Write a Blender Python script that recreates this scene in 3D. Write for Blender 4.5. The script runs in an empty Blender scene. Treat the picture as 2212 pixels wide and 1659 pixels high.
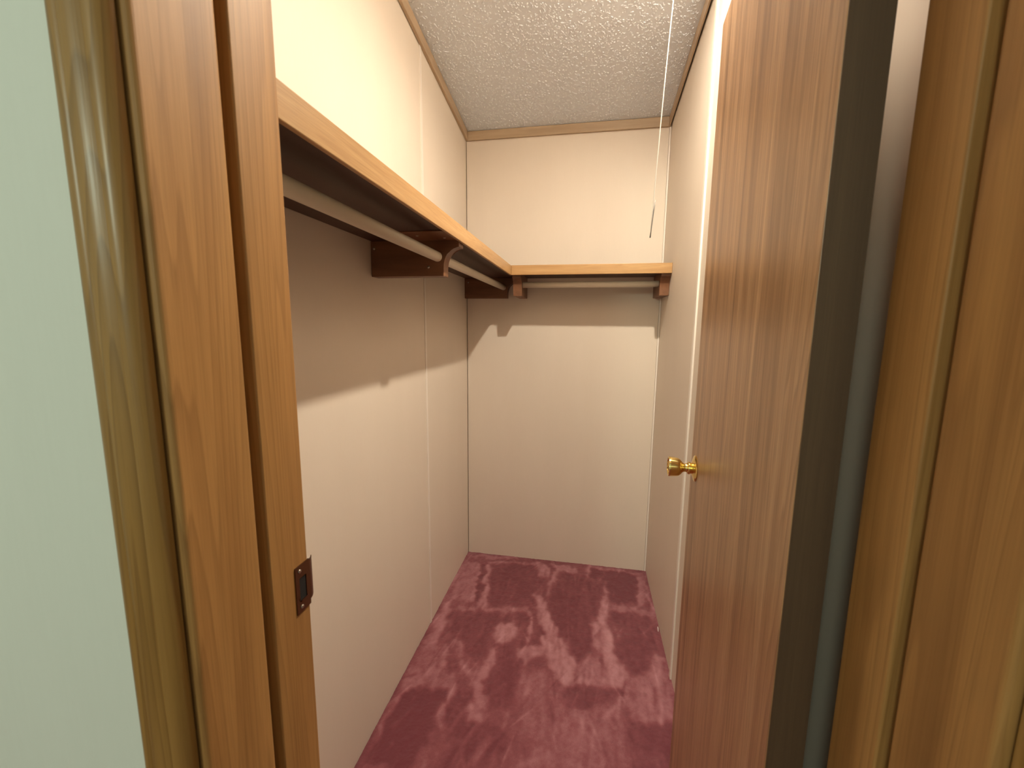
import bpy, bmesh, math, random
import numpy as np
from mathutils import Vector, Matrix

# ------------------------------------------------------------------ camera
scene = bpy.context.scene
COL = scene.collection
CAM = (0.0, 0.0, 1.221)
right = Vector((0.98391398, 0.17839435, 0.00941993))
up = -Vector((0.03401151, -0.13529904, -0.99022088))
fwd = Vector((-0.17537531, 0.97461255, -0.13919008))
cam_data = bpy.data.cameras.new('camera')
cam = bpy.data.objects.new('camera', cam_data)
COL.objects.link(cam)
rot = Matrix((right, up, -fwd)).transposed().to_4x4()
cam.matrix_world = Matrix.Translation(CAM) @ rot
cam_data.sensor_width = 36.0
cam_data.lens = 892.7 * 36.0 / 2212.0
cam_data.clip_start = 0.02
cam_data.dof.use_dof = True
cam_data.dof.focus_distance = 1.7
cam_data.dof.aperture_fstop = 9.0
scene.camera = cam

# ------------------------------------------------------------------ light
BULB = (0.200, 1.010, 2.240)          # bare bulb on the closet ceiling
BULB_STRENGTH = 4700.0
RIM_STRENGTH = 1250.0                 # glow of the added rim that shapes the lamp's light
BULB_COLOR = (1.0, 0.90, 0.73)
world = bpy.data.worlds.new('world')
scene.world = world
world.use_nodes = True
world.node_tree.nodes['Background'].inputs[0].default_value = (0.75, 0.85, 0.72, 1)
world.node_tree.nodes['Background'].inputs[1].default_value = 0.02
room_lamp = bpy.data.lights.new('room_lamp', 'POINT')
room_lamp.energy = 33.0
room_lamp.color = (0.86, 1.0, 0.80)
room_lamp.shadow_soft_size = 0.10
rl = bpy.data.objects.new('room_lamp', room_lamp)
rl.location = (-0.80, -1.5, 1.76)
COL.objects.link(rl)
vs = scene.view_settings
vs.view_transform = 'Standard'
vs.look = 'None'
vs.gamma = 1.0
vs.use_curve_mapping = False
vs.exposure = 0.0

# ------------------------------------------------------------------ room measures (metres)
XL, XR, D = -0.599, 0.3306, 2.0325      # closet side walls, closet back wall
YF0, YF1 = 0.268, 0.411                 # partition with the door opening
JL, JR = -0.3255, 0.2553                # door frame faces
CZ, SLOPE = 2.126, 0.148                # ceiling height at the back wall, vault slope
RX0, RX1, RY0 = -2.3, 1.7, -2.4         # room in front of the closet
def ceil_z(y):
    return CZ + SLOPE * (D - y)
SH_TOP, SH_BOT = 1.481, 1.440           # shelf edge
SH_X, SH_Y = -0.335, 1.813              # front of the long shelf, front of the short shelf
random.seed(7)
rng = np.random.default_rng(11)

# ------------------------------------------------------------------ helpers
def tag(o, label=None, category=None, group=None, kind=None):
    if label: o['label'] = label
    if category: o['category'] = category
    if group: o['group'] = group
    if kind: o['kind'] = kind
    return o

def empty(name, loc=(0, 0, 0), rotz=0.0):
    o = bpy.data.objects.new(name, None)
    o.empty_display_size = 0.05
    o.location = loc
    o.rotation_euler = (0, 0, rotz)
    COL.objects.link(o)
    return o

def link(name, bm, mat, parent=None, smooth=False, bevel=0.0, seg=2):
    """bmesh (in parent space) -> one mesh object"""
    if bevel > 0:
        bmesh.ops.bevel(bm, geom=[e for e in bm.edges], offset=bevel, segments=seg,
                        profile=0.5, affect='EDGES', clamp_overlap=True)
    bmesh.ops.recalc_face_normals(bm, faces=bm.faces)
    me = bpy.data.meshes.new(name)
    bm.to_mesh(me)
    bm.free()
    if smooth:
        me.polygons.foreach_set('use_smooth', [True] * len(me.polygons))
    me.materials.append(mat)
    o = bpy.data.objects.new(name, me)
    COL.objects.link(o)
    if parent:
        o.parent = parent
    return o

def box(bm, x0, x1, y0, y1, z0, z1):
    v = [bm.verts.new(p) for p in ((x0, y0, z0), (x1, y0, z0), (x1, y1, z0), (x0, y1, z0),
                                   (x0, y0, z1), (x1, y0, z1), (x1, y1, z1), (x0, y1, z1))]
    for f in ((0, 3, 2, 1), (4, 5, 6, 7), (0, 1, 5, 4), (1, 2, 6, 5), (2, 3, 7, 6), (3, 0, 4, 7)):
        bm.faces.new([v[i] for i in f])
    return v

def boxbm(*a):
    bm = bmesh.new()
    box(bm, *a)
    return bm

def prism(pts, axis, a, b):
    """pts: outline in the two other axes (in x,y,z order), extruded along axis from a to b"""
    bm = bmesh.new()
    def P(p, t):
        q = list(p)
        q.insert(axis, t)
        return q
    lo = [bm.verts.new(P(p, a)) for p in pts]
    hi = [bm.verts.new(P(p, b)) for p in pts]
    n = len(pts)
    bm.faces.new(lo[::-1])
    bm.faces.new(hi)
    for i in range(n):
        bm.faces.new((lo[i], lo[(i + 1) % n], hi[(i + 1) % n], hi[i]))
    return bm

def lathe(profile, n=40, axis='z'):
    """profile: (radius, height) pairs, closed at ends where radius is 0"""
    bm = bmesh.new()
    rings = []
    for r, h in profile:
        if r < 1e-6:
            rings.append([bm.verts.new((0, 0, h))])
        else:
            rings.append([bm.verts.new((r * math.cos(2 * math.pi * i / n), r * math.sin(2 * math.pi * i / n), h))
                          for i in range(n)])
    for A, B in zip(rings, rings[1:]):
        for i in range(n):
            j = (i + 1) % n
            if len(A) == 1 and len(B) == 1:
                continue
            if len(A) == 1:
                bm.faces.new((A[0], B[i], B[j]))
            elif len(B) == 1:
                bm.faces.new((A[i], A[j], B[0]))
            else:
                bm.faces.new((A[i], A[j], B[j], B[i]))
    if axis == 'y':
        bmesh.ops.rotate(bm, verts=bm.verts, cent=(0, 0, 0), matrix=Matrix.Rotation(-math.pi / 2, 3, 'X'))
    elif axis == '-x':
        bmesh.ops.rotate(bm, verts=bm.verts, cent=(0, 0, 0), matrix=Matrix.Rotation(-math.pi / 2, 3, 'Y'))
    elif axis == 'x':
        bmesh.ops.rotate(bm, verts=bm.verts, cent=(0, 0, 0), matrix=Matrix.Rotation(math.pi / 2, 3, 'Y'))
    elif axis == '-z':
        bmesh.ops.rotate(bm, verts=bm.verts, cent=(0, 0, 0), matrix=Matrix.Rotation(math.pi, 3, 'X'))
    return bm

def tube(pts, r, n=8):
    bm = bmesh.new()
    rings = []
    P = [Vector(p) for p in pts]
    for i, p in enumerate(P):
        t = (P[min(i + 1, len(P) - 1)] - P[max(i - 1, 0)]).normalized()
        a = t.orthogonal().normalized()
        if abs(t.z) > 0.7:
            a = (Vector((1, 0, 0)) - t * t.x).normalized()
        b = t.cross(a)
        rr = r[i] if isinstance(r, (list, tuple)) else r
        rings.append([bm.verts.new(p + (a * math.cos(2 * math.pi * k / n) + b * math.sin(2 * math.pi * k / n)) * rr)
                      for k in range(n)])
    for A, B in zip(rings, rings[1:]):
        for k in range(n):
            bm.faces.new((A[k], A[(k + 1) % n], B[(k + 1) % n], B[k]))
    bm.faces.new(rings[0][::-1])
    bm.faces.new(rings[-1])
    return bm

# ------------------------------------------------------------------ materials
def new_mat(name):
    m = bpy.data.materials.new(name)
    m.use_nodes = True
    nt = m.node_tree
    return m, nt, nt.nodes['Principled BSDF']

def N(nt, typ, **kw):
    n = nt.nodes.new(typ)
    for k, v in kw.items():
        if k in n.inputs:
            n.inputs[k].default_value = v
        else:
            setattr(n, k, v)
    return n

def ramp(nt, stops):
    r = nt.nodes.new('ShaderNodeValToRGB')
    el = r.color_ramp.elements
    while len(el) < len(stops):
        el.new(0.5)
    for e, (p, c) in zip(el, stops):
        e.position = p
        e.color = (c[0], c[1], c[2], 1)
    return r

def plain(name, color, rough=0.5, metal=0.0, spec=0.5):
    m, nt, b = new_mat(name)
    b.inputs['Base Color'].default_value = (*color, 1)
    b.inputs['Roughness'].default_value = rough
    b.inputs['Metallic'].default_value = metal
    b.inputs['Specular IOR Level'].default_value = spec
    return m

def wood(name, light, mid, dark, along='z', freq=16.0, stretch=0.06, wave=0.35, rough=0.4, spec=0.5,
         pores=0.3, seed=0.0, bump=0.15):
    """procedural plain-sawn oak, grain along one object axis"""
    m, nt, b = new_mat(name)
    L = nt.links.new
    tc = N(nt, 'ShaderNodeTexCoord')
    def mp(across, alongs, off):
        sc = {'x': (alongs, across, across), 'y': (across, alongs, across), 'z': (across, across, alongs)}[along]
        mm = N(nt, 'ShaderNodeMapping')
        mm.inputs['Scale'].default_value = sc
        mm.inputs['Location'].default_value = (off + seed, off * 1.7 + seed, off * 0.6)
        L(tc.outputs['Object'], mm.inputs['Vector'])
        return mm
    m1 = mp(freq, freq * stretch, 3.1)
    n1 = N(nt, 'ShaderNodeTexNoise', Scale=1.0, Detail=4.0, Roughness=0.55, Distortion=0.6)
    L(m1.outputs[0], n1.inputs['Vector'])
    # growth rings: iso-lines of a slow stretched noise
    m2 = mp(freq * 0.55, freq * stretch * 0.45, 9.4)
    n2 = N(nt, 'ShaderNodeTexNoise', Scale=1.0, Detail=2.0, Roughness=0.45, Distortion=0.3)
    L(m2.outputs[0], n2.inputs['Vector'])
    mul = N(nt, 'ShaderNodeMath', operation='MULTIPLY'); mul.inputs[1].default_value = 26.0
    L(n2.outputs['Fac'], mul.inputs[0])
    fr = N(nt, 'ShaderNodeMath', operation='FRACT')
    L(mul.outputs[0], fr.inputs[0])
    rr = ramp(nt, [(0.0, (0, 0, 0)), (0.62, (0.35, 0.35, 0.35)), (0.9, (1, 1, 1)), (1.0, (0, 0, 0))])
    L(fr.outputs[0], rr.inputs[0])
    # fine pores
    m3 = mp(freq * 26, freq * 0.55, 1.3)
    n3 = N(nt, 'ShaderNodeTexNoise', Scale=1.0, Detail=3.0, Roughness=0.6)
    L(m3.outputs[0], n3.inputs['Vector'])
    pr = ramp(nt, [(0.42, (0, 0, 0)), (0.72, (1, 1, 1))])
    L(n3.outputs['Fac'], pr.inputs[0])
    base = ramp(nt, [(0.28, dark), (0.5, mid), (0.72, light)])
    L(n1.outputs['Fac'], base.inputs[0])
    mixw = N(nt, 'ShaderNodeMix', data_type='RGBA', blend_type='MIX')
    wm = N(nt, 'ShaderNodeMath', operation='MULTIPLY'); wm.inputs[1].default_value = wave
    L(rr.outputs[0], wm.inputs[0])
    L(wm.outputs[0], mixw.inputs['Factor'])
    L(base.outputs[0], mixw.inputs['A'])
    mixw.inputs['B'].default_value = (*dark, 1)
    mixp = N(nt, 'ShaderNodeMix', data_type='RGBA', blend_type='MIX')
    pm = N(nt, 'ShaderNodeMath', operation='MULTIPLY'); pm.inputs[1].default_value = pores
    L(pr.outputs[0], pm.inputs[0])
    L(pm.outputs[0], mixp.inputs['Factor'])
    L(mixw.outputs['Result'], mixp.inputs['A'])
    mixp.inputs['B'].default_value = (dark[0] * 0.7, dark[1] * 0.7, dark[2] * 0.7, 1)
    L(mixp.outputs['Result'], b.inputs['Base Color'])
    b.inputs['Roughness'].default_value = rough
    b.inputs['Specular IOR Level'].default_value = spec
    if bump:
        bp = N(nt, 'ShaderNodeBump', Strength=bump, Distance=0.0006)
        L(n3.outputs['Fac'], bp.inputs['Height'])
        L(bp.outputs[0], b.inputs['Normal'])
    return m

def panel_mat(name, color, tint):
    """vinyl-covered wall panel: fine vertical linen weave"""
    m, nt, b = new_mat(name)
    L = nt.links.new
    tc = N(nt, 'ShaderNodeTexCoord')
    m1 = N(nt, 'ShaderNodeMapping'); m1.inputs['Scale'].default_value = (260, 260, 24)
    L(tc.outputs['Object'], m1.inputs[0])
    n1 = N(nt, 'ShaderNodeTexNoise', Scale=1.0, Detail=2.0)
    L(m1.outputs[0], n1.inputs['Vector'])
    m2 = N(nt, 'ShaderNodeMapping'); m2.inputs['Scale'].default_value = (9, 9, 2.0)
    L(tc.outputs['Object'], m2.inputs[0])
    n2 = N(nt, 'ShaderNodeTexNoise', Scale=1.0, Detail=3.0)
    L(m2.outputs[0], n2.inputs['Vector'])
    add = N(nt, 'ShaderNodeMath', operation='MULTIPLY_ADD')
    L(n1.outputs['Fac'], add.inputs[0]); add.inputs[1].default_value = 0.45
    L(n2.outputs['Fac'], add.inputs[2])
    r = ramp(nt, [(0.45, tint), (0.95, color)])
    L(add.outputs[0], r.inputs[0])
    L(r.outputs[0], b.inputs['Base Color'])
    b.inputs['Roughness'].default_value = 0.55
    b.inputs['Specular IOR Level'].default_value = 0.3
    bp = N(nt, 'ShaderNodeBump', Strength=0.12, Distance=0.0005)
    L(n1.outputs['Fac'], bp.inputs['Height'])
    L(bp.outputs[0], b.inputs['Normal'])
    return m

M_PANEL = panel_mat('cream_panel', (0.775, 0.68, 0.58), (0.755, 0.66, 0.56))
M_ROOM = panel_mat('room_wall_paint', (0.83, 0.84, 0.78), (0.80, 0.81, 0.75))
M_BATTEN = plain('cream_batten', (0.86, 0.78, 0.70), 0.35)
M_JAMB = wood('honey_oak_jamb', (0.52, 0.275, 0.092), (0.42, 0.21, 0.066), (0.24, 0.108, 0.030), 'z',
              freq=20, stretch=0.05, wave=0.42, rough=0.52, pores=0.25, spec=0.4)
M_CASING = wood('olive_oak_casing', (0.47, 0.25, 0.070), (0.38, 0.198, 0.052), (0.20, 0.098, 0.024), 'z',
                freq=22, stretch=0.05, wave=0.55, rough=0.33, pores=0.15, seed=5.0)
M_DOOR = wood('brown_oak_door', (0.62, 0.385, 0.205), (0.47, 0.265, 0.125), (0.22, 0.108, 0.042), 'z',
              freq=34, stretch=0.028, wave=0.6, rough=0.36, pores=0.55, seed=2.3, spec=0.7)
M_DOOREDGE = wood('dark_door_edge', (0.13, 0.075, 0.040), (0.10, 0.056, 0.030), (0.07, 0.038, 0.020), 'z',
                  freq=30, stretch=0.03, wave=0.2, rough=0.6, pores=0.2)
M_NOSE_Y = wood('golden_oak_edge', (0.58, 0.36, 0.165), (0.50, 0.29, 0.12), (0.34, 0.18, 0.065), 'y',
                freq=34, stretch=0.05, wave=0.28, rough=0.38, pores=0.35)
M_NOSE_X = wood('golden_oak_edge_short', (0.58, 0.36, 0.165), (0.50, 0.29, 0.12), (0.34, 0.18, 0.065), 'x',
                freq=34, stretch=0.05, wave=0.28, rough=0.38, pores=0.35, seed=4.0)
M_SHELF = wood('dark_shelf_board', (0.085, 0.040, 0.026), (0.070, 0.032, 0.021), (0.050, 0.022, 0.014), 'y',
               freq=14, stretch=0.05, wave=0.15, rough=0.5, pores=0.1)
M_BRACKET = wood('brown_bracket', (0.25, 0.112, 0.054), (0.20, 0.086, 0.040), (0.13, 0.054, 0.024), 'x',
                 freq=18, stretch=0.1, wave=0.2, rough=0.42, pores=0.15)
M_TRIM_Y = wood('tan_ceiling_trim', (0.52, 0.39, 0.265), (0.47, 0.345, 0.225), (0.36, 0.25, 0.155), 'y',
                freq=24, stretch=0.05, wave=0.15, rough=0.45, pores=0.15)
M_TRIM_X = wood('tan_ceiling_trim_back', (0.52, 0.39, 0.265), (0.47, 0.345, 0.225), (0.36, 0.25, 0.155), 'x',
                freq=24, stretch=0.05, wave=0.15, rough=0.45, pores=0.15)
M_ROD = plain('white_rod_paint', (0.72, 0.64, 0.52), 0.38)
M_BRASS = plain('polished_brass', (0.86, 0.66, 0.25), 0.13, 1.0)
M_BRONZE = plain('brown_bronze', (0.20, 0.105, 0.062), 0.34, 1.0)
M_HOLE_SHADE = plain('painted_hole_shade', (0.012, 0.009, 0.008), 0.9)
M_SCREW = plain('screw_steel', (0.55, 0.50, 0.45), 0.35, 1.0)
M_CORD = plain('white_cotton_cord', (0.80, 0.76, 0.70), 0.8)
M_TASSEL = plain('grey_cord_end', (0.24, 0.22, 0.20), 0.8)
M_PORCELAIN = plain('white_porcelain', (0.80, 0.79, 0.76), 0.25)
M_PAPER = plain('white_paper', (0.85, 0.82, 0.78), 0.7)

M_BULB, nt, b = new_mat('lit_bulb')
nt.nodes.remove(b)
em = N(nt, 'ShaderNodeEmission')
em.inputs['Color'].default_value = (*BULB_COLOR, 1)
em.inputs['Strength'].default_value = BULB_STRENGTH
nt.links.new(em.outputs[0], nt.nodes['Material Output'].inputs['Surface'])

M_RIM, nt, b = new_mat('added_glow_rim')
nt.nodes.remove(b)
em = N(nt, 'ShaderNodeEmission')
em.inputs['Color'].default_value = (*BULB_COLOR, 1)
em.inputs['Strength'].default_value = RIM_STRENGTH
nt.links.new(em.outputs[0], nt.nodes['Material Output'].inputs['Surface'])

# textured ceiling paint
M_CEIL, nt, b = new_mat('textured_ceiling_paint')
tc = N(nt, 'ShaderNodeTexCoord')
n1 = N(nt, 'ShaderNodeTexNoise', Scale=150.0, Detail=4.0, Roughness=0.6)
nt.links.new(tc.outputs['Object'], n1.inputs['Vector'])
bp = N(nt, 'ShaderNodeBump', Strength=0.7, Distance=0.002)
nt.links.new(n1.outputs['Fac'], bp.inputs['Height'])
nt.links.new(bp.outputs[0], b.inputs['Normal'])
b.inputs['Base Color'].default_value = (0.74, 0.775, 0.83, 1)
b.inputs['Roughness'].default_value = 0.75
b.inputs['Specular IOR Level'].default_value = 0.25

# rose carpet: pile lay comes from a per-vertex value (brushed lighter or darker), plus tuft noise
M_CARPET, nt, b = new_mat('rose_cut_pile_carpet')
L = nt.links.new
at = N(nt, 'ShaderNodeAttribute'); at.attribute_name = 'pile_lay'
tc = N(nt, 'ShaderNodeTexCoord')
nz = N(nt, 'ShaderNodeTexNoise', Scale=420.0, Detail=3.0, Roughness=0.7)
L(tc.outputs['Object'], nz.inputs['Vector'])
nz2 = N(nt, 'ShaderNodeTexNoise', Scale=60.0, Detail=4.0, Roughness=0.65)
L(tc.outputs['Object'], nz2.inputs['Vector'])
s1 = N(nt, 'ShaderNodeMath', operation='MULTIPLY_ADD'); s1.inputs[1].default_value = 0.34
L(nz.outputs['Fac'], s1.inputs[0]); L(at.outputs['Fac'], s1.inputs[2])
s2 = N(nt, 'ShaderNodeMath', operation='MULTIPLY_ADD'); s2.inputs[1].default_value = 0.26
L(nz2.outputs['Fac'], s2.inputs[0]); L(s1.outputs[0], s2.inputs[2])
s3 = N(nt, 'ShaderNodeMath', operation='SUBTRACT'); s3.inputs[1].default_value = 0.30
L(s2.outputs[0], s3.inputs[0])
rp = ramp(nt, [(0.0, (0.18, 0.046, 0.060)), (0.30, (0.255, 0.077, 0.092)), (0.65, (0.40, 0.165, 0.188)), (1.0, (0.53, 0.265, 0.292))])
L(s3.outputs[0], rp.inputs[0])
L(rp.outputs[0], b.inputs['Base Color'])
b.inputs['Roughness'].default_value = 0.95
b.inputs['Specular IOR Level'].default_value = 0.08
b.inputs['Sheen Weight'].default_value = 0.25
b.inputs['Sheen Roughness'].default_value = 0.5
bp = N(nt, 'ShaderNodeBump', Strength=0.5, Distance=0.003)
L(nz.outputs['Fac'], bp.inputs['Height'])
L(bp.outputs[0], b.inputs['Normal'])

# ------------------------------------------------------------------ floor (carpet)
PILE_MARKS = [
    (0.42, [(-0.206,1.292),(-0.115,1.331),(-0.027,1.261),(-0.008,1.177),(-0.087,1.07),(-0.168,1.069)]),
    (0.42, [(-0.034,1.184),(0.159,1.267),(0.158,1.04),(-0.161,0.955),(-0.097,1.068)]),
    (0.42, [(-0.475,1.088),(-0.46,1.091),(-0.436,0.928),(-0.475,0.92),(-0.459,1.014)]),
    (0.42, [(-0.599,1.245),(-0.578,1.338),(-0.494,1.386),(-0.468,1.277)]),
    (0.42, [(-0.583,0.944),(-0.44,0.936),(-0.477,0.895),(-0.594,0.873)]),
    (0.05, [(-0.46,1.925),(-0.236,1.983),(-0.184,1.66),(-0.395,1.624)]),
    (0.05, [(-0.068,1.939),(0.123,1.904),(0.102,1.705),(0.08,1.621),(0.058,1.445),(-0.011,1.409),(-0.056,1.479),(-0.112,1.623),(-0.127,1.725)]),
    (0.05, [(0.135,1.701),(0.315,1.696),(0.287,1.489),(0.239,1.378),(0.185,1.381),(0.146,1.462)]),
    (0.05, [(-0.54,1.55),(-0.219,1.617),(-0.212,1.565),(-0.288,1.545),(-0.338,1.467),(-0.353,1.35),(-0.37,1.303),(-0.425,1.367),(-0.502,1.427)]),
    (0.05, [(-0.31,1.3),(-0.296,1.392),(-0.228,1.421),(-0.217,1.361),(-0.183,1.332),(-0.211,1.291),(-0.195,1.17),(-0.279,1.126),(-0.311,1.233)]),
    (0.05, [(-0.423,1.18),(-0.338,1.19),(-0.319,1.086),(-0.259,1.087),(-0.182,1.067),(-0.196,1.017),(-0.319,0.958),(-0.381,1.029)]),
    (0.05, [(-0.039,1.275),(0.151,1.289),(0.159,1.261),(-0.024,1.185),(-0.047,1.233)]),
    (0.05, [(0.185,1.179),(0.295,1.195),(0.275,1.097),(0.186,1.098)]),
    (0.55, [(-0.529,1.593),(-0.206,1.647),(-0.203,1.625),(-0.52,1.564)]),
    (0.55, [(-0.598,1.828),(-0.603,1.925),(-0.507,1.944),(-0.45,1.64),(-0.577,1.626),(-0.588,1.657)]),
    (0.55, [(-0.588,1.247),(-0.468,1.277),(-0.419,1.252),(-0.411,1.194),(-0.586,1.155)]),
    (0.55, [(0.123,1.741),(0.33,1.729),(0.328,1.698),(0.122,1.704)]),
    (0.55, [(-0.47,1.964),(-0.235,2.01),(-0.233,1.991),(-0.464,1.938)]),
    (0.55, [(-0.016,1.378),(0.081,1.426),(0.13,1.292),(0.025,1.297)]),
    (0.55, [(0.182,1.347),(0.282,1.414),(0.333,1.396),(0.304,1.204),(0.186,1.182),(0.172,1.24)]),
    (0.55, [(-0.529,1.153),(-0.516,1.156),(-0.514,1.081),(-0.548,1.053),(-0.55,1.079)]),
    (0.55, [(0.151,1.296),(0.17,1.299),(0.17,1.222),(0.16,1.221)]),
    (0.55, [(-0.584,2.005),(-0.332,2.039),(-0.319,2.011),(-0.575,1.976)]),
    (0.55, [(0.048,2.018),(0.319,2.008),(0.317,1.988),(0.048,1.994)]),
    (0.55, [(0.311,2.007),(0.323,1.688),(0.308,1.628),(0.301,1.808),(0.285,1.975)]),
    (0.55, [(-0.461,1.401),(-0.449,1.403),(-0.405,1.303),(-0.359,1.263),(-0.345,1.213),(-0.36,1.21),(-0.412,1.288)]),
    (0.55, [(-0.512,1.383),(-0.497,1.386),(-0.451,1.28),(-0.477,1.268)]),
    (0.70, [(-0.302,1.407),(-0.303,1.33),(-0.312,1.272),(-0.309,1.208),(-0.29,1.135),(-0.272,1.1),(-0.314,1.084),(-0.328,1.144),(-0.342,1.266),(-0.343,1.337),(-0.33,1.394)]),
    (0.70, [(-0.222,1.407),(-0.157,1.439),(-0.114,1.439),(-0.154,1.374),(-0.179,1.34),(-0.216,1.369)]),
    (0.70, [(-0.213,1.623),(-0.201,1.625),(-0.171,1.457),(-0.187,1.446)]),
    (0.70, [(-0.588,1.657),(-0.537,1.54),(-0.536,1.378),(-0.575,1.331),(-0.585,1.492)]),
    (0.70, [(-0.144,2.001),(-0.007,1.986),(-0.002,1.932),(-0.108,1.952)]),
    (0.70, [(-0.129,1.747),(-0.109,1.859),(-0.084,1.943),(-0.112,1.951),(-0.14,1.865),(-0.144,1.744)]),
    (0.70, [(-0.23,1.999),(-0.202,2.005),(-0.147,1.944),(-0.149,1.883),(-0.183,1.876),(-0.213,1.931)]),
    (0.70, [(-0.523,1.941),(-0.507,1.944),(-0.471,1.763),(-0.453,1.639),(-0.463,1.637)]),
    (0.70, [(0.286,1.481),(0.307,1.485),(0.298,1.349),(0.267,1.318),(0.269,1.383)]),
    (0.70, [(-0.427,1.191),(-0.414,1.194),(-0.4,1.114),(-0.396,1.046),(-0.408,1.043)]),
    (0.70, [(-0.573,1.151),(-0.56,1.16),(-0.558,1.062),(-0.581,0.986),(-0.593,0.993)]),
    (0.70, [(0.024,2.035),(0.044,2.031),(0.052,1.929),(0.037,1.933)]),
    (0.70, [(0.271,1.985),(0.293,1.976),(0.287,1.805),(0.266,1.747),(0.256,1.745)]),
    (-0.15, [(-0.568,1.152),(-0.444,1.176),(-0.422,1.061),(-0.432,0.929),(-0.578,0.909),(-0.57,1.054)]),
    (-0.15, [(0.048,2.003),(0.271,1.985),(0.255,1.766),(0.131,1.753),(0.138,1.907),(0.052,1.929)]),
    (-0.15, [(-0.503,1.93),(-0.476,1.936),(-0.422,1.645),(-0.447,1.63)]),
    (0.80, [(-0.194,1.769),(-0.165,1.74),(-0.111,1.613),(-0.056,1.471),(-0.004,1.38),(0.03,1.317),(0.025,1.297),(-0.033,1.276),(-0.062,1.306),(-0.101,1.362),(-0.123,1.442),(-0.146,1.54),(-0.172,1.652)]),
    (0.80, [(0.121,1.867),(0.132,1.863),(0.122,1.709),(0.126,1.575),(0.15,1.432),(0.183,1.353),(0.161,1.291),(0.125,1.291),(0.099,1.453),(0.089,1.623),(0.105,1.716)]),
    (0.80, [(-0.338,1.467),(-0.322,1.515),(-0.288,1.54),(-0.237,1.513),(-0.228,1.48),(-0.254,1.433),(-0.28,1.407),(-0.324,1.436)]),
    (0.80, [(-0.472,1.937),(-0.456,1.94),(-0.41,1.715),(-0.4,1.607),(-0.422,1.603)]),
    (0.80, [(0.067,1.619),(0.086,1.613),(0.089,1.499),(0.104,1.423),(0.081,1.419),(0.062,1.51)]),
]

def inside(px, py, poly):
    res = np.zeros(px.shape, bool)
    n = len(poly)
    for i in range(n):
        x0, y0 = poly[i]
        x1, y1 = poly[(i + 1) % n]
        if y0 == y1:
            continue
        c = ((y0 > py) != (y1 > py)) & (px < (x1 - x0) * (py - y0) / (y1 - y0) + x0)
        res ^= c
    return res

def smooth_noise(shape, step):
    """bilinear value noise with one value per `step` cells (step may differ per axis)"""
    h, w = shape
    gy, gx = int(h / step[0]) + 3, int(w / step[1]) + 3
    g = rng.random((gy, gx))
    yy = np.arange(h) / step[0]; xx = np.arange(w) / step[1]
    iy = yy.astype(int); ix = xx.astype(int)
    fy = (yy - iy)[:, None]; fx = (xx - ix)[None, :]
    fy = fy * fy * (3 - 2 * fy); fx = fx * fx * (3 - 2 * fx)
    a = g[iy][:, ix]; b_ = g[iy][:, ix + 1]; c = g[iy + 1][:, ix]; d = g[iy + 1][:, ix + 1]
    return (a * (1 - fx) + b_ * fx) * (1 - fy) + (c * (1 - fx) + d * fx) * fy

GY0 = 0.42
step = 0.0036
nx = int((XR - XL) / step) + 1
ny = int((D - GY0) / step) + 1
gx = np.linspace(XL, XR, nx)
gy = np.linspace(GY0, D, ny)
PX, PY = np.meshgrid(gx, gy)
# wobble the outlines so brushed edges look ragged
def blur(m, n):
    for _ in range(n):
        p = np.pad(m, 1, mode='edge')
        m = (p[1:-1, 1:-1] * 2 + p[:-2, 1:-1] + p[2:, 1:-1] + p[1:-1, :-2] + p[1:-1, 2:]) / 6
    return m
def wob(big, mid, fine):
    return ((smooth_noise(PX.shape, (16, 12)) - 0.5) * big + (smooth_noise(PX.shape, (6, 4)) - 0.5) * mid
            + (smooth_noise(PX.shape, (2, 2)) - 0.5) * fine)
wx = wob(0.022, 0.018, 0.012)
wy = wob(0.022, 0.022, 0.016)
lay = 0.21 + 0.24 * (smooth_noise(PX.shape, (70, 40)) - 0.5)
grainy = smooth_noise(PX.shape, (14, 3)) * 0.6 + smooth_noise(PX.shape, (5, 5)) * 0.4
for val, poly in PILE_MARKS:
    msk = blur(inside(PX + wx, PY + wy, poly).astype(float), 9 if len(poly) > 4 else 5)
    msk *= np.clip(0.62 + 0.75 * (grainy - 0.5) + 0.25, 0, 1)
    lay = lay * (1 - msk) + (val * 0.95 + 0.01) * msk
# short brush strokes left by the vacuum, mostly running front to back
for _ in range(260):
    cx = random.uniform(XL, XR); cy = random.uniform(0.8, D)
    ln = random.uniform(0.02, 0.10); wd = random.uniform(0.003, 0.010); an = random.gauss(0.1, 0.35)
    i0, i1 = np.searchsorted(gy, (cy - ln * 1.3, cy + ln * 1.3)); j0, j1 = np.searchsorted(gx, (cx - ln * 1.3, cx + ln * 1.3))
    if i1 - i0 < 2 or j1 - j0 < 2:
        continue
    dx = PX[i0:i1, j0:j1] - cx; dy = PY[i0:i1, j0:j1] - cy
    u = (dx * math.sin(an) + dy * math.cos(an)) / ln; v = (dx * math.cos(an) - dy * math.sin(an)) / wd
    lay[i0:i1, j0:j1] += random.choice((-0.16, 0.15, 0.20)) * np.exp(-2.2 * u * u - 1.2 * v * v)
lay += 0.12 * (smooth_noise(PX.shape, (40, 5)) - 0.5) + 0.15 * (smooth_noise(PX.shape, (6, 4)) - 0.5) + 0.10 * (smooth_noise(PX.shape, (2, 2)) - 0.5)
rim = np.minimum(np.minimum(PX - XL, XR - PX), D - PY)
tuft = 0.0016 * rng.random(PX.shape) + 0.0022 * (smooth_noise(PX.shape, (5, 5)) - 0.5)
PZ = tuft + 0.0035 * (lay - 0.3) - 0.002
verts = np.stack([PX, PY, PZ], -1).reshape(-1, 3)
idx = np.arange(nx * ny).reshape(ny, nx)
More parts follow.
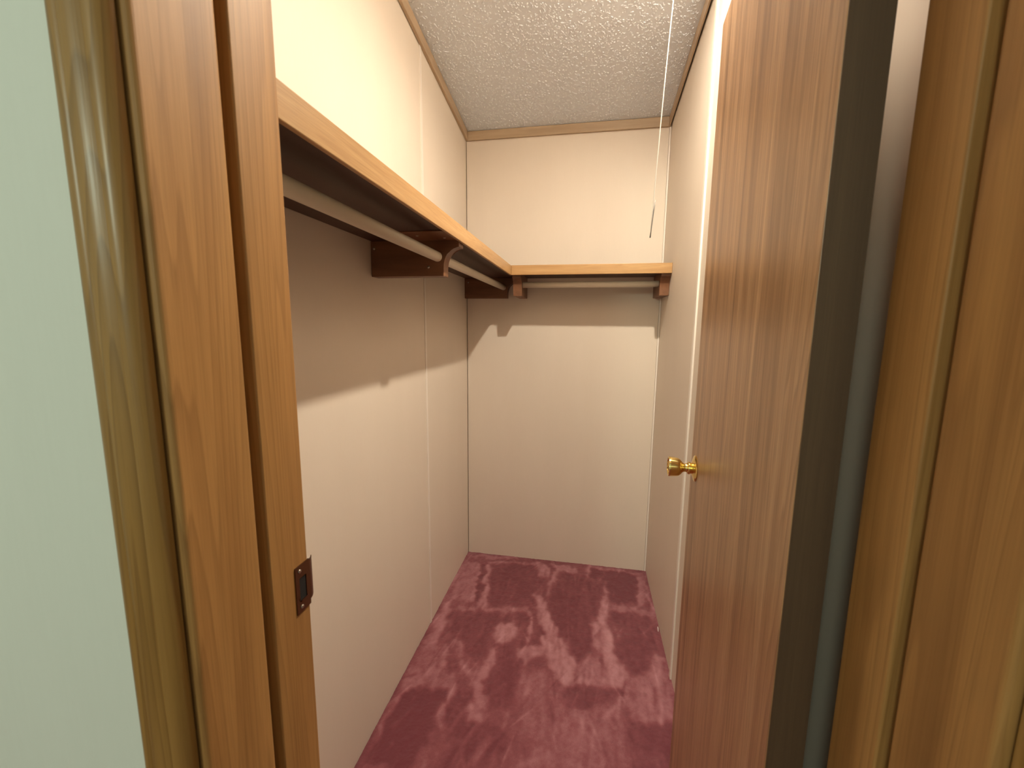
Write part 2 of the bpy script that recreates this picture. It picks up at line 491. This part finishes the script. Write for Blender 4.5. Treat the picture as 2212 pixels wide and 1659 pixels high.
quads = np.stack([idx[:-1, :-1], idx[:-1, 1:], idx[1:, 1:], idx[1:, :-1]], -1).reshape(-1, 4)
# carpet of the room in front, and the threshold, joined as plain quads
extra = [(RX0, RY0, -0.002), (RX1, RY0, -0.002), (RX1, YF0, -0.002), (RX0, YF0, -0.002),
         (JL - 0.036, YF0, -0.002), (JR + 0.036, YF0, -0.002), (JR + 0.036, GY0, -0.002), (JL - 0.036, GY0, -0.002)]
nb = len(verts)
allv = verts.tolist() + extra
allf = quads.tolist() + [[nb, nb + 1, nb + 2, nb + 3], [nb + 4, nb + 5, nb + 6, nb + 7]]
me = bpy.data.meshes.new('floor')
me.from_pydata(allv, [], allf)
attr = me.attributes.new('pile_lay', 'FLOAT', 'POINT')
attr.data.foreach_set('value', np.concatenate([lay.reshape(-1), np.full(len(extra), 0.28)]).astype(np.float32))
me.polygons.foreach_set('use_smooth', [True] * len(me.polygons))
me.materials.append(M_CARPET)
me.update()
floor = bpy.data.objects.new('floor', me)
COL.objects.link(floor)
tag(floor, 'rose pink cut pile carpet with brushed light and dark vacuum marks', 'carpet', kind='structure')

# ------------------------------------------------------------------ ceiling
bm = prism([(RY0, ceil_z(RY0)), (D, ceil_z(D)), (D, ceil_z(D) + 0.03), (RY0, ceil_z(RY0) + 0.03)], 0, RX0, RX1)
ceiling = link('ceiling', bm, M_CEIL)
tag(ceiling, 'sloping white ceiling with raised spatter texture', 'ceiling', kind='structure')
# raised spatter: thousands of small flattened flecks hanging just below the ceiling plane
fv, ff = [], []
nrm = Vector((0, -SLOPE, -1)).normalized()
tx = Vector((1, 0, 0))
ty = Vector((0, 1, -SLOPE)).normalized()
for i in range(10500):
    x = random.uniform(XL + 0.014, XR - 0.014)
    y = random.uniform(0.95, D - 0.014)
    c = Vector((x, y, ceil_z(y)))
    ang = random.gauss(0.5, 0.75)
    ln = random.uniform(0.0022, 0.0062)
    if random.random() < 0.12:
        ln *= 1.6
    wd = random.uniform(0.0013, 0.0027)
    ht = random.uniform(0.0013, 0.0032)
    a = tx * math.cos(ang) + ty * math.sin(ang)
    bb = ty * math.cos(ang) - tx * math.sin(ang)
    o = len(fv)
    k = 7
    for q in range(k):
        t = 2 * math.pi * q / k
        rr = random.uniform(0.8, 1.2)
        fv.append(c + a * (ln * math.cos(t) * rr) + bb * (wd * math.sin(t) * rr) - nrm * 0.0003)
    for q in range(k):
        t = 2 * math.pi * q / k
        fv.append(c + a * (ln * 0.62 * math.cos(t)) + bb * (wd * 0.6 * math.sin(t)) + nrm * ht * 0.75)
    fv.append(c + nrm * ht)
    for q in range(k):
        r2 = (q + 1) % k
        ff.append((o + q, o + r2, o + k + r2, o + k + q))
        ff.append((o + k + q, o + k + r2, o + 2 * k))
me = bpy.data.meshes.new('spatter_flecks')
me.from_pydata([tuple(v) for v in fv], [], ff)
bm = bmesh.new(); bm.from_mesh(me)
bmesh.ops.recalc_face_normals(bm, faces=bm.faces)
bm.to_mesh(me); bm.free()
me.polygons.foreach_set('use_smooth', [True] * len(me.polygons))
me.materials.append(M_CEIL)
fl = bpy.data.objects.new('spatter_flecks', me)
COL.objects.link(fl)
fl.parent = ceiling
fl['kind'] = 'stuff'

# ------------------------------------------------------------------ closet walls
def side_panel(x0, x1, y0, y1):
    return prism([(y0, -0.01), (y1, -0.01), (y1, ceil_z(y1)), (y0, ceil_z(y0))], 0, x0, x1)

T = 0.07
YB_L = 1.482                            # batten on the left wall
YB_R = 1.380                            # batten on the right wall
wl = link('wall_left', side_panel(XL - T, XL - 0.005, YF1, D + T), M_PANEL)
tag(wl, 'cream panelled closet wall behind the long shelf', 'wall', kind='structure')
link('panel', side_panel(XL - 0.005, XL - 0.0008, YF1, YB_L - 0.001), M_PANEL, wl)
link('panel', side_panel(XL - 0.005, XL, YB_L + 0.001, D), M_PANEL, wl)
link('batten', side_panel(XL - 0.002, XL + 0.0022, YB_L - 0.007, YB_L + 0.007), M_BATTEN, wl, bevel=0.0009)
wr = link('wall_right', side_panel(XR + 0.005, XR + T, YF1, D + T), M_PANEL)
tag(wr, 'cream panelled closet wall behind the open door', 'wall', kind='structure')
link('panel', side_panel(XR, XR + 0.005, YF1, YB_R - 0.001), M_PANEL, wr)
link('panel', side_panel(XR, XR + 0.005, YB_R + 0.001, D), M_PANEL, wr)
link('batten', side_panel(XR - 0.0055, XR + 0.002, YB_R - 0.010, YB_R + 0.010), M_BATTEN, wr, bevel=0.0018, seg=3)
wb = link('wall_back', boxbm(XL, XR, D + 0.005, D + T, -0.01, CZ + 0.02), M_PANEL)
tag(wb, 'cream closet wall behind the short shelf', 'wall', kind='structure')
link('panel', boxbm(XL + 0.003, XR - 0.009, D, D + 0.005, -0.01, CZ), M_PANEL, wb)
link('corner_strip', boxbm(XR - 0.008, XR - 0.0005, D - 0.003, D + 0.005, -0.01, CZ), M_BATTEN, wb, bevel=0.001)

# partition between room and closet, with the door opening
OPL, OPR, OPT = JL - 0.037, JR + 0.037, 1.87
bm = bmesh.new()
for (x0, x1, z0) in ((RX0, OPL, -0.01), (OPR, RX1, -0.01), (OPL, OPR, OPT)):
    b2 = prism([(YF0, z0), (YF1, z0), (YF1, ceil_z(YF1)), (YF0, ceil_z(YF0))], 0, x0, x1)
    tmp = bpy.data.meshes.new('tmp'); b2.to_mesh(tmp); b2.free(); bm.from_mesh(tmp); bpy.data.meshes.remove(tmp)
wf = link('wall_front', bm, M_ROOM)
tag(wf, 'pale grey green room wall beside the closet doorway', 'wall', kind='structure')
link('panel', prism([(XL, -0.01), (OPL, -0.01), (OPL, ceil_z(YF1 + 0.004)), (XL, ceil_z(YF1 + 0.004))], 1, YF1, YF1 + 0.004), M_PANEL, wf)
link('panel', prism([(OPR, -0.01), (XR, -0.01), (XR, ceil_z(YF1 + 0.004)), (OPR, ceil_z(YF1 + 0.004))], 1, YF1, YF1 + 0.004), M_PANEL, wf)
link('panel', prism([(OPL, OPT), (OPR, OPT), (OPR, ceil_z(YF1 + 0.004)), (OPL, ceil_z(YF1 + 0.004))], 1, YF1, YF1 + 0.004), M_PANEL, wf)

# the rest of the room behind the camera
def room_side(x0, x1):
    return prism([(RY0, -0.01), (YF0, -0.01), (YF0, ceil_z(YF0)), (RY0, ceil_z(RY0))], 0, x0, x1)
tag(link('wall_room_left', room_side(RX0 - 0.05, RX0), M_ROOM), 'pale room wall left of the closet', 'wall', kind='structure')
tag(link('wall_room_right', room_side(RX1, RX1 + 0.05), M_ROOM), 'pale room wall right of the closet', 'wall', kind='structure')
tag(link('wall_room_back', boxbm(RX0, RX1, RY0 - 0.05, RY0, -0.01, ceil_z(RY0)), M_ROOM), 'pale room wall facing the closet', 'wall', kind='structure')

# ------------------------------------------------------------------ ceiling trim
TH, TT = 0.040, 0.012
def trim_side(x0, x1, y0, y1):
    return prism([(y0, ceil_z(y0) - TH), (y1, ceil_z(y1) - TH), (y1, ceil_z(y1) - 0.0005), (y0, ceil_z(y0) - 0.0005)], 0, x0, x1)
tag(link('trim_1', trim_side(XL + 0.0005, XL + TT, YF1 + 0.006, D - 0.001), M_TRIM_Y, bevel=0.002),
    'tan wood strip along the ceiling above the long shelf', 'trim', kind='structure')
tag(link('trim_2', boxbm(XL + TT, XR - TT, D - TT, D - 0.0005, CZ - TH, CZ + 0.0005), M_TRIM_X, bevel=0.002),
    'tan wood strip along the ceiling above the short shelf', 'trim', kind='structure')
tag(link('trim_3', trim_side(XR - TT, XR - 0.0058, YF1 + 0.006, D - 0.001), M_TRIM_Y, bevel=0.0015),
    'tan wood strip along the ceiling on the door side', 'trim', kind='structure')

# ------------------------------------------------------------------ door frame
FT = 1.85                               # height of the clear opening
def rounded_strip(s, xa, xb, y0, y1, z0, z1, r):
    """vertical strip whose face at xb (towards the opening) has rounded edges; s=+1 faces +x"""
    pts = [(xa, y0)]
    for k in range(6):
        t = math.pi / 2 * k / 5
        pts.append((xb - s * (r - r * math.sin(t)), y0 + r - r * math.cos(t)))
    for k in range(6):
        t = math.pi / 2 * k / 5
        pts.append((xb - s * (r - r * math.cos(t)), y1 - r + r * math.sin(t)))
    pts.append((xa, y1))
    return prism(pts, 2, z0, z1)

def casing_profile(s, xi, xo, yb, yf):
    """moulded casing, thick at the outer edge, two soft beads, seen end on"""
    w = abs(xo - xi)
    d = yb - yf
    prof = [(0.0, 0.0), (0.0, 0.22), (0.02, 0.34), (0.06, 0.50), (0.11, 0.62), (0.18, 0.72), (0.27, 0.79), (0.315, 0.76), (0.35, 0.81), (0.42, 0.90),
            (0.50, 0.97), (0.60, 1.0), (0.68, 0.985), (0.715, 0.93), (0.75, 0.98), (0.84, 1.0), (0.92, 0.94), (0.97, 0.80), (1.0, 0.58), (1.0, 0.0)]
    sg = 1 if xo > xi else -1
    return [(xi + sg * w * u, yb - d * v) for u, v in prof]

def jamb_side(name, s, xface, label):
    base = link(name, boxbm(min(xface - s * 0.024, xface - s * 0.0365), max(xface - s * 0.024, xface - s * 0.0365),
                            0.2800, 0.4160, 0.0, FT), M_JAMB)
    tag(base, label, 'door frame', kind='structure')
    a = xface - s * 0.0245
    link('door_stop', rounded_strip(s, a, xface, 0.2700, 0.3466, 0.0, FT, 0.0045), M_JAMB, base, smooth=False)
    st = link('jamb_face', rounded_strip(s, a, xface, 0.3583, 0.4166, 0.0, FT, 0.0022), M_JAMB, base)
    cas = link('casing', prism(casing_profile(s, xface - s * 0.0072, xface - s * 0.0500, YF0 - 0.0003, 0.2520), 2, 0.0, FT + 0.05), M_CASING, base)
    for o in (st, cas, base.children[0]):
        for p in o.data.polygons:
            p.use_smooth = abs(p.normal.z) < 0.5
        o.data.set_sharp_from_angle(angle=math.radians(40)) if hasattr(o.data, 'set_sharp_from_angle') else None
    return base

jl = jamb_side('trim_4', 1, JL, 'honey oak door frame with a bronze strike plate beside the grey wall')
jr = jamb_side('trim_5', -1, JR, 'shaded oak door frame beside the open door hinge edge')
hb = link('trim_6', boxbm(JL, JR, YF0 + 0.0005, 0.4160, FT, FT + 0.018), M_JAMB)
tag(hb, 'oak head of the door frame above the doorway', 'door frame', kind='structure')
link('door_stop', boxbm(JL, JR, 0.2700, 0.3466, FT - 0.0125, FT - 0.0002), M_JAMB, hb, bevel=0.003)
link('casing', boxbm(JL - 0.05, JR + 0.05, 0.2520, YF0 - 0.0003, FT + 0.0505, FT + 0.10), M_CASING, hb, bevel=0.003)

# strike plate: rectangular plate with a latch hole and a lip that curls round the frame edge
ZK = 0.910
px = JL + 0.0012
bm = bmesh.new()
# plate as strips around the hole: y 0.400-0.411, z 0.892-0.922
def plate_box(y0, y1, z0, z1):
    box(bm, JL + 0.0001, px, y0, y1, z0, z1)
plate_box(0.3930, 0.3990, 0.8800, 0.9390)
plate_box(0.4110, 0.4170, 0.8800, 0.9390)
plate_box(0.3990, 0.4110, 0.8800, 0.8930)
plate_box(0.3990, 0.4110, 0.9230, 0.9390)
sp = link('strike_plate', bm, M_BRONZE, jl)
sp['label'] = 'bronze strike plate with curled lip'
lip = []
for k in range(7):
    t = k / 6
    lip.append((px - 0.0011 * t * t * 0 - 0.004 * t * t, 0.4168 + 0.0105 * t))
bm = bmesh.new()
for k in range(6):
    (xa, ya), (xb, yb) = lip[k], lip[k + 1]
    za0 = 0.8860 + 0.0015 * (k / 6); zb0 = 0.8860 + 0.0015 * ((k + 1) / 6)
    v = [bm.verts.new(p) for p in ((xa, ya, za0), (xb, yb, zb0), (xb, yb, 0.9370), (xa, ya, 0.9370),
                                   (xa - 0.0012, ya, za0), (xb - 0.0012, yb, zb0), (xb - 0.0012, yb, 0.9370), (xa - 0.0012, ya, 0.9370))]
    for f in ((0, 1, 2, 3), (7, 6, 5, 4), (0, 4, 5, 1), (3, 2, 6, 7), (0, 3, 7, 4), (1, 5, 6, 2)):
        bm.faces.new([v[i] for i in f])
bmesh.ops.remove_doubles(bm, verts=bm.verts, dist=1e-5)
link('lip', bm, M_BRONZE, sp)
link('latch_hole_shade', boxbm(JL + 0.00012, JL + 0.0004, 0.3988, 0.4112, 0.8928, 0.9232), M_HOLE_SHADE, sp)  # near-black sheet on the uncut frame, paints the shade inside the hole
# bent tab at the bottom of the hole
link('tab', prism([(JL + 0.0004, 0.8930), (JL + 0.0032, 0.8948), (JL + 0.0032, 0.8962), (JL + 0.0004, 0.8944)], 1, 0.3992, 0.4108), M_BRONZE, sp)
for zz in (0.9320, 0.8865):
    sb = lathe([(0, 0), (0.0026, 0.0), (0.0022, 0.0010), (0, 0.0013)], 14, 'x')
    bmesh.ops.translate(sb, verts=sb.verts, vec=(px, 0.4000 if zz > 0.9 else 0.4010, zz))
    link('screw', sb, M_SCREW, sp, smooth=True)

# ------------------------------------------------------------------ door, swung into the closet
DA = math.radians(-4.6)                 # just past a right angle
DW, DT, DH = 0.572, 0.035, 1.835
door = empty('door_1', (0.2054, 0.430, 0.012), DA)
tag(door, 'flush brown oak door with brass knob standing open into the closet', 'door', kind='structure')
# local frame: y along the door, x = 0 on the face we see, body towards +x
link('slab', boxbm(0.0, DT, 0.0004, DW, 0, DH - 0.012), M_DOOR, door, bevel=0.0012)
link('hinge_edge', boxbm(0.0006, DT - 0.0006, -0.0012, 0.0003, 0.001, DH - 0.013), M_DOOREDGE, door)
KY, KZ = 0.517, ZK - 0.012
ros = [(0, 0), (0.0285, 0), (0.0290, 0.0014), (0.0275, 0.0032), (0.0215, 0.0050), (0.0150, 0.0072), (0.0125, 0.0085), (0, 0.0085)]
knob_prof = [(0, 0.006), (0.0118, 0.006), (0.0122, 0.0105), (0.0138, 0.0120), (0.0142, 0.0145), (0.0128, 0.0165), (0.0100, 0.0180), (0.0093, 0.0220), (0.0098, 0.0250),
             (0.0125, 0.0280), (0.0165, 0.0310), (0.0195, 0.0350), (0.0208, 0.0395), (0.0214, 0.0450), (0.0219, 0.0510), (0.0222, 0.0550),
             (0.0219, 0.0566), (0.0205, 0.0574), (0.0186, 0.0570), (0.0180, 0.0556), (0, 0.0550)]
for side in (0, 1):
    ax = '-x' if side == 0 else 'x'
    k0 = [(r, h) for r, h in knob_prof] if side == 0 else [(r, h * 0.62) for r, h in knob_prof]
    off = Vector((0, KY, KZ)) if side == 0 else Vector((DT, KY, KZ))
    b1 = lathe(k0, 48, ax); bmesh.ops.translate(b1, verts=b1.verts, vec=off)
    kn = link('knob', b1, M_BRASS, door, smooth=True)
    b2 = lathe(ros, 48, ax); bmesh.ops.translate(b2, verts=b2.verts, vec=off)
    rs = link('rosette', b2, M_BRASS, kn, smooth=True)
    for o in (kn, rs):
        if hasattr(o.data, 'set_sharp_from_angle'):
            o.data.set_sharp_from_angle(angle=math.radians(45))
    if side == 0:
        kn['label'] = 'polished brass knob with flared cup end'
link('latch', boxbm(0.011, 0.024, DW, DW + 0.0012, KZ - 0.028, KZ + 0.028), M_BRASS, door)

# ------------------------------------------------------------------ shelves
sh = empty('shelf', (SH_X, 1.2, SH_BOT))
tag(sh, 'long dark shelf with golden oak front edge on the left wall', 'shelf')
def loc(bm, o):
    bmesh.ops.translate(bm, verts=bm.verts, vec=-Vector(o.location))
    return bm
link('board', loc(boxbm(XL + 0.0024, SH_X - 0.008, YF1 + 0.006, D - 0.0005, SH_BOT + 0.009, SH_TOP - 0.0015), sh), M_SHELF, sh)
link('front_edge', loc(boxbm(SH_X - 0.008, SH_X, YF1 + 0.006, SH_Y + 0.012, SH_BOT, SH_TOP), sh), M_NOSE_Y, sh, bevel=0.0012)
sh2 = empty('shelf', (0.0, SH_Y, SH_BOT))
tag(sh2, 'short dark shelf with golden oak front edge on the back wall', 'shelf')
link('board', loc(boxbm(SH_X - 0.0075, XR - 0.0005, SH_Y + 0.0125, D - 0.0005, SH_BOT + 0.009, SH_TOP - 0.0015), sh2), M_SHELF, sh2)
link('front_edge', loc(boxbm(SH_X + 0.0005, XR - 0.0006, SH_Y, SH_Y + 0.012, SH_BOT, SH_TOP), sh2), M_NOSE_X, sh2, bevel=0.0012)

# ------------------------------------------------------------------ brackets and rods
ZB = SH_BOT + 0.0088                    # underside of the boards
def bracket_outline(depth, foot):
    """side view: u from the wall, v down from the shelf; concave front"""
    low = ZB - 1.353
    pts = [(0, 0), (depth, 0), (depth, -0.020)]
    # concave quarter curve from the upper lip to the foot
    u0, v0, u1, v1 = depth - 0.001, -0.020, foot, -0.072
    for k in range(1, 10):
        t = math.pi / 2 * k / 9
        pts.append((u1 + (u0 - u1) * (1 - math.sin(t)), v0 + (v1 - v0) * (1 - math.cos(t))))
    pts += [(foot, -low), (0, -low)]
    return pts

def bracket(label, origin, rotz, depth, foot, rod_u, thick=0.038):
    o = empty('rod_bracket', origin, rotz)
    tag(o, label, 'bracket', 'brown rod brackets under the shelves')
    out = bracket_outline(depth, foot)
    bm = prism(out, 1, -thick / 2, thick / 2)
    body = link('arm', bm, M_BRACKET, o, bevel=0.0015)
    return o, body

def screws(o, spots):
    for (x, y, z, ax) in spots:
        s = lathe([(0, 0), (0.0038, 0.0), (0.0034, 0.0012), (0.0012, 0.0019), (0, 0.0017)], 14, ax)
        bmesh.ops.translate(s, verts=s.verts, vec=(x, y, z))
        link('screw', s, M_SCREW, o, smooth=True)

RZ, RR = 1.404, 0.0132
BY = 1.097 + 0.019
wall_x = XL + 0.0002
b1, _ = bracket('brown wooden rod bracket halfway along the long shelf', (wall_x, BY, ZB), 0.0, 0.2545, 0.211, 0.194)
link('shelf_flange', boxbm(0.135, 0.246, -0.019 - 0.105, -0.0195, -0.0030, -0.0002), M_BRACKET, b1, bevel=0.0008)
screws(b1, [(0.225, -0.050, -0.0031, '-z'), (0.165, -0.085, -0.0031, '-z')])
b2, _ = bracket('brown wooden rod bracket at the far end of the long shelf', (wall_x, D - 0.0195, ZB), 0.0, 0.2545, 0.211, 0.194)
# short shelf brackets: outline runs out from the back wall towards the camera
bl, _ = bracket('brown wooden rod bracket in the inner corner under the short shelf', (-0.313, D - 0.0002, ZB), -math.pi / 2, 0.205, 0.178, 0.15)
br, _ = bracket('brown wooden rod bracket under the short shelf against the right wall', (XR - 0.0202, D - 0.0002, ZB), -math.pi / 2, 0.205, 0.178, 0.15)
for o_, spots in ((b1, [(0.010, -0.0190, -0.020), (0.168, -0.0190, -0.072)]), (b2, [(0.018, -0.0190, -0.020)]),):
    for (x, y, z) in spots:
        s = lathe([(0, 0), (0.0038, 0.0), (0.0034, 0.0012), (0.0012, 0.0019), (0, 0.0017)], 14, 'y')
        bmesh.ops.rotate(s, verts=s.verts, cent=(0, 0, 0), matrix=Matrix.Rotation(math.pi, 3, 'Z'))
        bmesh.ops.translate(s, verts=s.verts, vec=(x, y, z))
        link('screw', s, M_SCREW, o_, smooth=True)

def rod(name, label, a, b_):
    bm = tube([a, b_], RR, 28)
    o = link(name, bm, M_ROD)
    for p in o.data.polygons:
        p.use_smooth = len(p.vertices) == 4
    return tag(o, label, 'closet rod', 'white closet rods')
RX = -0.405
rod('closet_rod', 'long white clothes rod under the left shelf', (RX, YF1 + 0.006, RZ), (RX, D - 0.0385 - 0.0005, RZ))
RY = D - 0.150
rod('closet_rod', 'short white clothes rod under the back shelf', (-0.2935, RY, RZ), (XR - 0.0397, RY, RZ))

# ------------------------------------------------------------------ ceiling lamp (above the frame) and its pull cord
cz = ceil_z(BULB[1])
lamp = empty('ceiling_lamp', (BULB[0], BULB[1], cz), 0.0)
tag(lamp, 'bare bulb in a porcelain holder on the closet ceiling', 'lamp')
b1_ = lathe([(0, -0.004), (0.046, -0.004), (0.050, 0.004), (0.046, 0.016), (0.034, 0.024), (0, 0.024)], 32, '-z')
link('holder', b1_, M_PORCELAIN, lamp, smooth=True)
zb = cz - BULB[2]
# shallow frosted disc at the end of a short neck gives the light
neck = lathe([(0, 0.024), (0.020, 0.024), (0.0222, zb - 0.0010), (0, zb - 0.0010)], 24, '-z')
link('bulb_neck', neck, M_PORCELAIN, lamp, smooth=True)
bl_ = lathe([(0.0222, zb - 0.0004), (0.0200, zb + 0.0002), (0.0120, zb + 0.0005), (0, zb + 0.0006)], 24, '-z')
rim_ = lathe([(0.0228, zb - 0.0008), (0.0246, zb - 0.0008), (0.0246, zb + 0.0066), (0.0228, zb + 0.0066), (0.0228, zb - 0.0008)], 24, '-z')  # unseen rim, added to trim sideways light and graze the ceiling with its glow
link('light_shaping_rim', rim_, M_RIM, lamp)
link('bulb', bl_, M_BULB, lamp, smooth=True)
pts, rad = [], []
for k in range(25):
    t = k / 24
    z = 2.215 - (2.215 - 1.447) * t
    x = 0.180 - 0.038 * t - 0.003 * math.sin(math.pi * t)
    y = 1.080 + 0.004 * math.sin(math.pi * t)
    pts.append((x, y, z)); rad.append(0.0012)
cord = empty('pull_cord', (0.142, 1.080, 1.44))
tag(cord, 'thin white pull cord hanging from the closet lamp', 'cord')
link('string', loc(tube(pts, rad, 8), cord), M_CORD, cord, smooth=True)
e0 = Vector(pts[-1])
link('knotted_end', loc(tube([e0 + Vector((0.0068, 0, 0.075)), e0 + Vector((0.004, 0, 0.05)), e0, e0 + Vector((-0.001, 0, -0.012))], [0.0009, 0.0013, 0.0012, 0.0016], 8), cord), M_TASSEL, cord, smooth=True)

# ------------------------------------------------------------------ crumbs on the carpet edge
bm = prism([(0.0, 0.0), (0.004, -0.001), (0.018, 0.006), (0.020, 0.009), (0.012, 0.008)], 0, -0.0004, 0.0004)
sl = link('paper_sliver', bm, M_PAPER)
sl.location = (0.3235, 1.598, 0.0025)
sl.rotation_euler = (0, 0.5, 0.2)
tag(sl, 'tiny white paper sliver at the carpet edge by the right wall', 'paper scrap')
